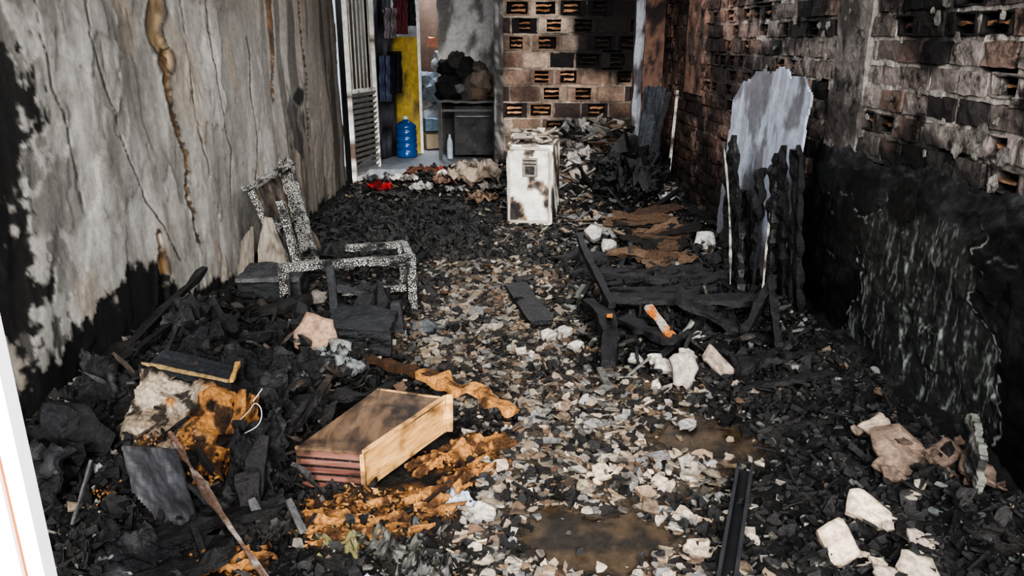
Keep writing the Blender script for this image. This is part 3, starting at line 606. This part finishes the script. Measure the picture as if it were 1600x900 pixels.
for (x,y,z,r,th,cc,rx) in [(.82,3.33,.13,.095,.025,(.30,.265,.235),1.0),(.74,3.4,.1,.06,.05,wc,.5),(1.0,3.45,.12,.1,.03,(.30,.245,.2),.5),(.62,3.55,.08,.04,.03,wc,.3),(.88,3.55,.1,.05,.04,wc,.4),(.95,3.75,.12,.05,.03,wc,.4),(.68,3.3,.05,.04,.03,wc,.4),(.7,3.48,.12,.04,.03,wc,.9),
  (.2,3.92,.05,.055,.07,wc,.2),(.3,4.0,.05,.05,.06,wc,.2),(.05,3.75,.04,.055,.025,wc,.2),(.34,3.75,.04,.045,.05,wc,.3),(-.1,4.1,.04,.05,.02,(.35,.31,.26),.1),
  (.62,5.75,.2,.1,.08,(.32,.305,.29),.6),(.72,5.55,.15,.08,.07,(.32,.3,.28),.6),(1.45,5.6,.15,.09,.03,(.55,.55,.53),1.1),(1.2,6.1,.2,.1,.03,(.3,.28,.27),.5),(1.28,6.3,.2,.1,.04,(.3,.27,.24),.4),
  (-1.0,3.58,.2,.12,.03,(.30,.20,.14),.9),(-.84,3.52,.16,.08,.05,(.18,.19,.18),.6),(-.75,3.4,.1,.06,.04,(.15,.16,.16),.4),(-1.12,4.2,.2,.07,.02,(.16,.145,.13),1.0),(-.5,4.05,.06,.09,.02,(.10,.11,.12),.2),
  (1.05,2.1,.06,.1,.045,(.52,.42,.32),.4),(1.22,2.28,.06,.085,.045,(.55,.46,.355),.4),(1.32,2.1,.06,.06,.03,(.38,.32,.26),.3),(1.5,2.8,.1,.085,.03,(.36,.29,.225),.6),(1.48,2.6,.1,.14,.025,(.18,.13,.10),.3),(1.62,2.55,.12,.09,.03,(.14,.10,.08),.3),(1.68,2.45,.12,.08,.03,(.13,.095,.075),.3),(1.25,1.98,.05,.07,.03,(.36,.3,.24),.3),(1.15,1.95,.04,.05,.02,(.36,.3,.24),.3),
  (.35,2.55,.04,.055,.025,(.52,.42,.31),.2),(-.1,2.3,.05,.055,.03,(.45,.41,.37),.2),(.75,2.95,.03,.05,.02,(.32,.30,.28),.1),(.35,2.95,.03,.05,.02,(.28,.27,.26),.1),(.1,3.0,.03,.05,.02,(.28,.27,.26),.1),(.55,2.5,.03,.045,.02,(.48,.39,.3),.2),(-.05,2.6,.03,.05,.02,(.45,.36,.27),.2),(.6,2.1,.03,.05,.02,(.45,.36,.27),.2)]:
    rt_=Matrix.Rotation(R.uniform(-.4,.4),3,'Z')@Matrix.Rotation(rx,3,'X')@Matrix.Rotation(R.uniform(0,6),3,'Z')
    g.slab((x,y,max(z*.9,H(x,y)+th/2)),r,th,cc,rt_)
    for q in range(4): g.slab((x+R.uniform(-r,r)*1.3,y+R.uniform(-r,r)*1.3,H(x,y)+.02),r*.35,th*.5,sc(cc,R.uniform(.5,1)),reul(.4))
for i in range(420):
    x=R.uniform(.35,1.3); y=R.uniform(7.5,8.8)
    if x>.8 and y<7.8: continue
    r=R.uniform(.04,.13); cc=sc(R.choice(((.32,.285,.25),(.22,.215,.21),(.38,.36,.335),(.16,.11,.08),(.05,.045,.042),(.03,.027,.026))),R.uniform(.5,1.05))
    g.slab((x,y,H(x,y)+.04+R.random()*.1),r,r*.3,cc,reul(.5),asp=R.uniform(1,1.6))
for i in range(80):
    x=R.uniform(.45,1.2); y=R.uniform(6.0,7.3)
    r=R.uniform(.03,.09); cc=sc(R.choice(((.3,.22,.16),(.28,.27,.27),(.36,.33,.30),(.04,.035,.03))),R.uniform(.3,.9))
    g.slab((x,y,H(x,y)+.02),r,r*.3,cc,reul(.3),asp=R.uniform(1,1.8))
for i in range(480):
    y=1.9+R.random()**1.2*4; x=R.uniform(-.7,1.1)
    if pathmask(x,y)<.4 or wet(x,y)>.2 or orange(x,y)>.3 or (x<-.2 and y<2.9): continue
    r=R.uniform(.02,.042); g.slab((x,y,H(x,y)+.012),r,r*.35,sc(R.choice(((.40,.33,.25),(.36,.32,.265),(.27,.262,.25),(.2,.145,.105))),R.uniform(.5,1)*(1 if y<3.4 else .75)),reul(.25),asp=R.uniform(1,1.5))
g.build('broken_plaster_chunks',M_chip)
g=MB()
for k in range(13):
    y=5.2+k*.07; x=1.05+R.uniform(-.15,.12); z=.12+.012*k; a=R.uniform(-.2,.45); dx=Vector((math.cos(a),math.sin(a),R.uniform(-.1,.25)))*R.uniform(.16,.32); dy=Vector((-math.sin(a),math.cos(a),.15))*.09; c0=Vector((x,y,z))
    g.sheet([c0-dx-dy,c0+dx-dy,c0+dx+dy,c0-dx+dy],.006,sc(R.choice(((.08,.05,.032),(.13,.085,.056),(.05,.03,.02),(.018,.016,.015))),1),amp=.035,edge=.2,nu=24)
g.build('burned_cardboard_sheets',M_foam)
# ---------------- right wall objects ----------------
g=MB()
def topb(u): a=2*u-1; return .965-.17*max(0,-a)**2.2-.10*max(0,a)**3-.012*math.sin(u*26+1)
g.sheet([(xr(6.0)-.14,6.05,.05),(xr(4.5)-.16,4.5,.05),(xr(4.5)-.09,4.5,1.48),(xr(6)-.08,6.05,1.42)],.015,lambda p,u,v:mix(mix((.42,.46,.55),(.32,.335,.38),sm(-.2,.2,fb(p.y*9,p.z*2.5,3))),(.14,.135,.145),.85*sm(.0,.3,fb(p.y*2.5,p.z*2,3)+.25*fb(p.y*12,p.z*4,3)+.35*(.6-v))),nu=110,nv=100,amp=.015,cut=lambda u,v:v>topb(u)+.022*nz(u*14,3) or u<.03+.02*nz(v*10,1) or u>.97+.02*nz(v*10,8))
g.build('broken_fibre_cement_board',M_plaster)
g=MB()
for (yb,yt,w_,ht,xb,cv,mi) in [(4.7,5.5,.11,.92,1.46,(.0,-.07,.0),0),(5.1,5.5,.22,.86,1.5,(0,0,0),1),(4.72,4.95,.13,.80,1.54,(0,-.03,0),1),(4.52,4.68,.08,.94,1.6,(0,.03,0),0),(4.45,4.58,.08,1.0,1.66,(0,0,0),1),(4.6,4.75,.07,.86,1.66,(0,0,0),1),(4.36,4.40,.06,1.0,1.68,(0,0,0),1),(4.28,4.36,.05,1.03,1.70,(0,0,0),1),(4.95,5.15,.07,.62,1.6,(0,0,0),1),(5.2,5.3,.1,.6,1.55,(0,0,0),1)]:
    g.beam((xb,yb,.02),(xr(yt)-.2 if yt<5.45 else 1.56,yt,ht),w_,.03,K,jit=.5,seg=22,curve=cv,up=(1,0,0),mi=mi)
g.beam((1.56,4.53,.02),(1.62,4.69,.90),.012,.012,lambda q:mix((.5,.47,.4),(.06,.05,.045),sm(0,.2,fb(q.z*9,1))),seg=24,jit=.5,mi=1,curve=(0,.03,0)); g.beam((1.40,4.68,.05),(1.50,5.5,.9),.012,.012,lambda q:mix((.4,.39,.36),(.04,.04,.04),sm(-.1,.2,fb(q.z*12,1))),seg=24,jit=.5,mi=1,curve=(0,-.07,0))
g.build('charred_planks',[M_alli2,M_char])
g=MB()
def pf(u,v):
    y=1.7+2.85*u; top=1.05-.02*(y-3)+.06*fb(y*2.5,1,1)+.015*nz(y*22,3); z=top*v
    th=.035*(1-v**6)
    d=.012+th+.02*fb(y*2,z*2,4)*(1-v**6)+.006*fb(y*9,z*9,4)
    lay=sm(.02,.05,fb(y*1.8,z*1.3,14)+.1*fb(y*9,z*9)); d+=.010*lay*(1-v**4)
    return Vector((xr(y)-d,y,z))
def pc(p,u,v):
    y,z=p.y,p.z; c=mix((.007,.0075,.008),(.017,.018,.019),sm(-.1,.4,fb(y*3,z*3,2)))
    le=3.85-.1*z+.15*fb(z*5,y*2,1); ri=2.62+.45*(z-.2)+.16*fb(z*6,y*2,6)
    reg=sm(0,.05,le-y)*sm(0,.05,y-ri)*sm(.9,.8,z+.3*abs(y-3.3)+.15*fb(y*5,z*3))
    c=mix(c,(.028,.031,.029),reg*.8)
    c=mix(c,(.15,.165,.155),reg*sm(.1,.6,.8*fb(y*24,z*4,3)+.6*fb(y*60,z*22,3)))
    for e in(abs(y-le),abs(y-ri)):
        c=mix(c,(.28,.30,.28),.8*(1-sm(.003,.012,e))*sm(-.1,.15,nz(y*20,z*20))*sm(.95,.8,z))
    c=mix(c,(.22,.24,.225),.7*(1-sm(0,.01,abs(fb(y*1.6,z*.7,24))))*reg)
    return c
g.grid(pf,480,200,pc); g.build('charred_wall_render',M_panel,True)
g=MB(); g.sheet([(1.62,2.3,.05),(1.72,2.55,.05),(1.74,2.6,.28),(1.66,2.36,.24)],.025,lambda p,u,v:mix((.10,.10,.09),(.02,.02,.02),sm(-.1,.2,fb(p.y*14,p.z*14))),amp=.03,edge=.15,nu=30,nv=30,nf=2); g.build('fallen_render_slab',M_chip)
g=MB()
g.beam((1.4,7.9,.3),(1.55,7.8,1.1),.05,.03,(.03,.03,.03),up=(0,1,0)); g.sheet([(1.27,8.1,.3),(1.5,7.9,.3),(1.55,7.95,1.15),(1.37,8.15,1.15)],.02,(.035,.04,.048),amp=.03,edge=.08); g.beam((1.58,7.75,.1),(1.61,7.7,1.12),.025,.02,lambda q:mix((.5,.48,.45),(.06,.055,.05),sm(0,.3,fb(q.z*7,2))),up=(0,1,0),seg=24)
g.build('charred_boards',M_char)
g=MB()
for i in range(26):
    x=R.uniform(.85,1.45); y=R.uniform(7.0,7.9); h_=H(x,y); s_=R.uniform(.07,.15)
    g.lump((x,y,h_+R.uniform(.0,.16)),(s_*1.3,s_,s_*.6),(.010,.010,.0115),jit=.8,lv=2)
for i in range(14):
    x=R.uniform(.85,1.3); y=R.uniform(7.0,7.8); a=R.uniform(0,6); s_=R.uniform(.1,.2); t=R.uniform(.2,1.1); z=H(x,y)+.1
    dx=Vector((math.cos(a),math.sin(a),0))*s_; dy=Vector((-math.sin(a)*math.cos(t),math.cos(a)*math.cos(t),math.sin(t)))*s_*.6; c0=Vector((x,y,z+.05))
    g.sheet([c0-dx-dy,c0+dx-dy,c0+dx+dy,c0-dx+dy],.01,(.012,.012,.014),amp=.08,edge=.3,nu=20,nv=14,nf=3)
for i in range(24):
    x=R.uniform(.75,1.35); y=R.uniform(6.6,7.8); a=R.uniform(0,6.28); l=R.uniform(.15,.35); z=H(x,y)
    if x+l*math.cos(a)>1.6: continue
    g.beam((x,y,z),(x+l*math.cos(a),y+l*math.sin(a),z+R.uniform(.05,.3)),R.uniform(.02,.045),.025,(.012,.012,.013),jit=.5,seg=8)
g.build('collapsed_charred_furniture',M_char)
g=MB()
for s in(-.026,.026): g.beam((.60+s,1.8,.075),(.87+s,2.52,.075),.012,.03,(.02,.021,.024),jit=.02)
g.beam((.60,1.8,.062),(.87,2.52,.062),.056,.006,(.008,.008,.009),jit=.02); g.build('metal_channel_bar',M_metal)
g=MB()
for (x,y,r,cc) in [(-1.4,8.1,.12,(.26,.015,.015)),(-1.15,8.25,.13,(.42,.40,.37)),(-.85,8.7,.1,(.35,.035,.025)),(-.55,8.85,.13,(.62,.62,.64)),(-.8,8.85,.14,(.04,.04,.04)),(-.4,8.2,.26,(.25,.20,.16)),(-.35,8.55,.2,(.22,.18,.15)),(-1.0,8.5,.18,(.08,.035,.025)),(-1.3,8.45,.13,(.3,.3,.32)),(-.7,8.1,.13,(.16,.10,.075)),(-.95,8.0,.12,(.26,.25,.24)),(-.6,7.9,.1,(.14,.14,.135)),(1.45,7.1,.1,(.36,.36,.38)),(.8,6.3,.1,(.28,.27,.25)),(-1.2,7.8,.12,(.03,.03,.03)),(-.3,7.6,.14,(.14,.095,.065)),(-1.45,8.4,.12,(.12,.12,.13)),(-.55,8.4,.12,(.03,.03,.03)),(-1.1,8.75,.12,(.03,.028,.028)),(-.75,8.45,.09,(.5,.48,.46)),(-.95,8.3,.09,(.03,.03,.03)),(-.2,7.95,.12,(.12,.11,.1))]:
    z=H(x,y); sd=R.uniform(0,30)
    g.grid(lambda u,v:Vector((x+r*(u*2-1)*(1+.6*nz(v*4,sd)),y+r*(v*2-1)*(1+.6*nz(u*4,sd+5)),z+.03+r*.5*(fb(u*3.5+sd,v*3.5,1)+.35))),18,18,lambda p,u,v:mix(cc,sc(cc,.2),sm(.0,.3,fb(p.x*12,p.y*12,sd))))
g.build('scattered_cloth_and_paper',M_cloth)
# ---------------- scatter ----------------
beige=[(.36,.29,.215),(.45,.39,.31),(.29,.23,.17),(.25,.245,.235),(.18,.117,.078),(.39,.34,.275),(.14,.128,.115),(.28,.205,.14),(.10,.088,.074),(.2,.19,.178)]
g=MB(); k=MB()
for i in range(66000):
    y=1.5+(R.random()**1.35)*7.25; x=R.uniform(-1.76,xr(y)-.12)
    if x>1.28 and y>8.7: continue
    pm=pathmask(x,y); wt=wet(x,y); og=orange(x,y); z=H(x,y)
    if wt>.3 and R.random()<.96: continue
    if og>.4 and R.random()<.8: continue
    if (-.8<x<-.25 and 2.42<y<2.85): continue
    rr=.005+.024*R.random()**2.4
    if R.random()<.05: rr*=1.5
    if y>4: rr*=1.2
    if y>7.2 and x>-.1:
        rr*=1.8
        if R.random()<.6:
            c=sc(R.choice(beige),R.uniform(.3,.95)); c=mix(c,(.2,.2,.2),.3); g.chip((x,y,z+.02),rr,rr*.3,c,.5)
        else: k.chip((x,y,z+.02),rr,rr*.5,(.012,.012,.012),.5,asp=1.5)
    elif R.random()<pm*.88:
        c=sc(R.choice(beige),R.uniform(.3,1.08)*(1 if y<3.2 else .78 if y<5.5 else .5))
        if R.random()<.2: c=(.02,.018,.017)
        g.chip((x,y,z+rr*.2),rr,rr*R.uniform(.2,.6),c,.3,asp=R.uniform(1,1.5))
    else:
        q=R.random(); dk=(y>5.4 and x<-.15 and y<7.6)
        if q<.5 or dk and q<.95:
            k.chip((x,y,z+rr*.2),rr,rr*R.uniform(.3,.9),sc((.010,.0098,.0098),R.uniform(.5,2)),.5,asp=R.uniform(1,2.2))
        elif q<.66:
            gg=(.06,.066,.063) if x>1 else (.085,.077,.068)
            g.chip((x,y,z+rr*.2),rr*.8,rr*.3,sc(gg,R.uniform(.3,1.8)),.45)
        elif q<.69: g.chip((x,y,z+rr*.3),rr,rr*.35,sc(R.choice(beige),R.uniform(.4,.9)),.45)
        elif q<.71:
            a=R.uniform(0,6.28); l=R.uniform(.03,.14); k.beam((x,y,z+.01),(x+l*math.cos(a)*(abs(x)<1.5),y+l*math.sin(a),z+R.uniform(.01,.05)),.01,.007,(.013,.012,.012),seg=2,jit=.3)
        elif q<.75 and y>5.3: g.chip((x,y,z+.02),rr*1.3,rr*.3,sc(R.choice(beige),.6),.4)
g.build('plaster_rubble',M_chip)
k.build('charcoal_debris',M_char)
k=MB()
for i in range(420):
    q=R.random()
    if q<.5: x=R.gauss(-1.2,.3); y=R.gauss(2.8,.6)
    elif q<.8: x=R.gauss(1.0,.35); y=R.gauss(4.3,.7)
    else: x=R.uniform(-1.6,-.2); y=R.uniform(6,7.6)
    if x<-1.68 or x>xr(y)-.2 or y<1.6 or pathmask(x,y)>.4 or (-.85<x<-.2 and 2.35<y<2.95) or orange(x,y)>.3: continue
    s=R.uniform(.015,.05); k.lump((x,y,H(x,y)+s*.1),(s*1.6,s,s*.5),sc((.009,.009,.0095),R.uniform(.5,2)),jit=.7,lv=2)
for i in range(70):
    q=R.random()
    if q<.45: x=R.uniform(-1.5,-.75); y=R.uniform(1.9,4.1)
    elif q<.7: x=R.uniform(.6,1.5); y=R.uniform(3.4,5.2)
    else: x=R.uniform(-1.5,-.4); y=R.uniform(5.4,7.4)
    s=R.uniform(.06,.15)*(1.4 if y>5.4 else 1); a=R.uniform(0,6); z=H(x,y)+.01; t=R.uniform(.0,.5)*(.4 if y>5.4 else 1)
    dx=Vector((math.cos(a),math.sin(a),0))*s; dy=Vector((-math.sin(a)*math.cos(t),math.cos(a)*math.cos(t),math.sin(t)))*s*.7; c0=Vector((x,y,z+abs(dy.z)*.8))
    if x-s<-1.7 or (x<-.9 and 2.2<y<2.8): continue
    k.sheet([c0-dx-dy,c0+dx-dy,c0+dx+dy,c0-dx+dy],.008,sc(R.choice(((.010,.0105,.012),(.016,.015,.014),(.035,.033,.031) if y<5 else (.01,.01,.01))),R.uniform(.6,1.6)),amp=.05,edge=.3,nu=22,nv=18,nf=4)
k.build('melted_charred_remains',M_melt)
g=MB()
for i in range(9000):
    x=R.uniform(-1.4,.15); y=R.uniform(1.8,3.1)
    if orange(x,y)<.3+.3*R.random() or (-.8<x<-.25 and 2.42<y<2.85): continue
    r=.003+.012*R.random()**2; g.chip((x,y,H(x,y)+r*.3+.012*R.random()),r,r*.5,sc(R.choice((OR,(.28,.13,.045),(.52,.29,.11),ORD,(.03,.02,.015))),R.uniform(.5,1.1)),.6,asp=1.5)
for (x,y,z,s) in [(-1.0,2.46,.17,.04),(-1.1,2.4,.12,.05),(-1.18,2.22,.36,.025),(-1.08,2.22,.37,.02),(-1.35,2.2,.17,.025),(-.95,1.97,.1,.04),(-.3,2.62,.05,.04),(-.62,2.28,.05,.06),(-.45,2.3,.05,.06),(-.75,2.15,.06,.04)]:
    for q in range(45): g.lump((x+R.gauss(0,s),y+R.gauss(0,s),z+R.gauss(0,s*.25)),(s*.18,s*.14,s*.1),sc(R.choice((OR,OR,ORD)),R.uniform(.3,1.1)),jit=.6)
for (x,y,z,a,l,w_) in [(-.5,2.27,.05,.35,.32,.08),(-.2,2.46,.05,.9,.22,.06),(-.72,2.2,.06,.1,.2,.06),(-.13,2.74,.05,.5,.16,.06),(-.28,2.64,.06,.8,.16,.05),(-.55,2.15,.05,.25,.3,.05),(-.9,1.98,.09,.1,.18,.05)]:
    dx=Vector((math.cos(a),math.sin(a),0))*l; dy=Vector((-math.sin(a),math.cos(a),.1))*w_; c0=Vector((x,y,z))
    g.sheet([c0-dx-dy,c0+dx-dy,c0+dx+dy,c0-dx+dy],.015,lambda p,u,v:mix(OR,ORD,sm(-.15,.15,fb(p.x*13,p.y*13,3)+.2*fb(p.x*50,p.y*50))),amp=.035,edge=.4,nu=44,nv=20,nf=5)
g.build('orange_foam_fragments',M_foam)
g=MB()
for (x,y,z,s,cc) in [(-1.3,2.0,.1,.10,(.13,.145,.145)),(-1.15,1.85,.08,.1,(.2,.21,.2)),(-1.45,2.1,.13,.08,(.15,.21,.21)),(-1.46,2.36,.2,.05,(.16,.16,.18)),(-.36,2.1,.05,.09,(.05,.05,.042)),(-.52,2.12,.05,.08,(.10,.09,.04)),(-.5,1.85,.04,.1,(.3,.32,.38)),(-.2,2.36,.05,.055,(.32,.36,.41)),(-.85,3.5,.13,.08,(.12,.135,.135)),(-.25,2.0,.04,.08,(.05,.048,.045)),(-.95,3.2,.1,.08,(.06,.06,.06)),(-1.35,2.55,.2,.04,(.2,.2,.22))]:
    sd=R.uniform(0,30)
    g.grid(lambda u,v:Vector((x+s*1.3*(u*2-1)*(1+.6*nz(v*4,sd)),y+s*(v*2-1)*(1+.6*nz(u*4,sd+5)),max(H(x,y)*.6,z)-.02+s*.7*(fb(u*3.5+sd,v*3.5,1)+.4*math.sin(3.14*u)*math.sin(3.14*v)))),34,34,lambda p,u,v:mix(cc,sc(cc,.12),sm(-.1,.2,fb(p.x*18,p.y*18,sd))))
g.build('melted_plastic_film',M_metal)
# ---------------- lights ----------------
def area(name,loc,tgt,size,e,col=(1,1,1)):
    l=bpy.data.lights.new(name,'AREA'); l.shape='RECTANGLE'; l.size=size[0]; l.size_y=size[1]; l.energy=e; l.color=col
    o=bpy.data.objects.new(name,l); bpy.context.collection.objects.link(o); o.location=loc; o.rotation_euler=(Vector(tgt)-Vector(loc)).to_track_quat('-Z','Y').to_euler()
area('daylight_opening',(.1,-1.2,2.9),(0,4,.4),(3.0,2.0),400,(1,.97,.94))
area('overhead_fill_light',(.2,6.6,2.7),(0,6.6,0),(1.6,3.0),70,(.97,.98,1))  # added fill lamp under the closed ceiling; the roof has no gap
area('passage_fill_light',(-1.0,11.4,2.6),(-1.0,10.6,0),(1,.8),75,(.9,.95,1))  # added fill to brighten the passage, no window is modelled here
s=bpy.data.lights.new('sun','SUN'); s.energy=2.5; s.angle=rad(12); s.color=(1,.96,.91); o=bpy.data.objects.new('sun',s); bpy.context.collection.objects.link(o)
o.rotation_euler=Vector((-.16,1,-.34)).to_track_quat('-Z','Y').to_euler()
w=bpy.data.worlds.new('World'); bpy.context.scene.world=w; w.use_nodes=True
w.node_tree.nodes['Background'].inputs[0].default_value=(.75,.85,1,1); w.node_tree.nodes['Background'].inputs[1].default_value=.6
vs_=bpy.context.scene.view_settings
try: vs_.look='AgX - High Contrast'
except Exception as e: print(e)
vs_.exposure=.52
cd=bpy.data.cameras.new('camera'); cd.sensor_width=36; cd.lens=27; co=bpy.data.objects.new('camera',cd); bpy.context.collection.objects.link(co)
co.location=(0,0,1.6); co.rotation_euler=(rad(72),0,0); cd.clip_start=.05
bpy.context.scene.camera=co
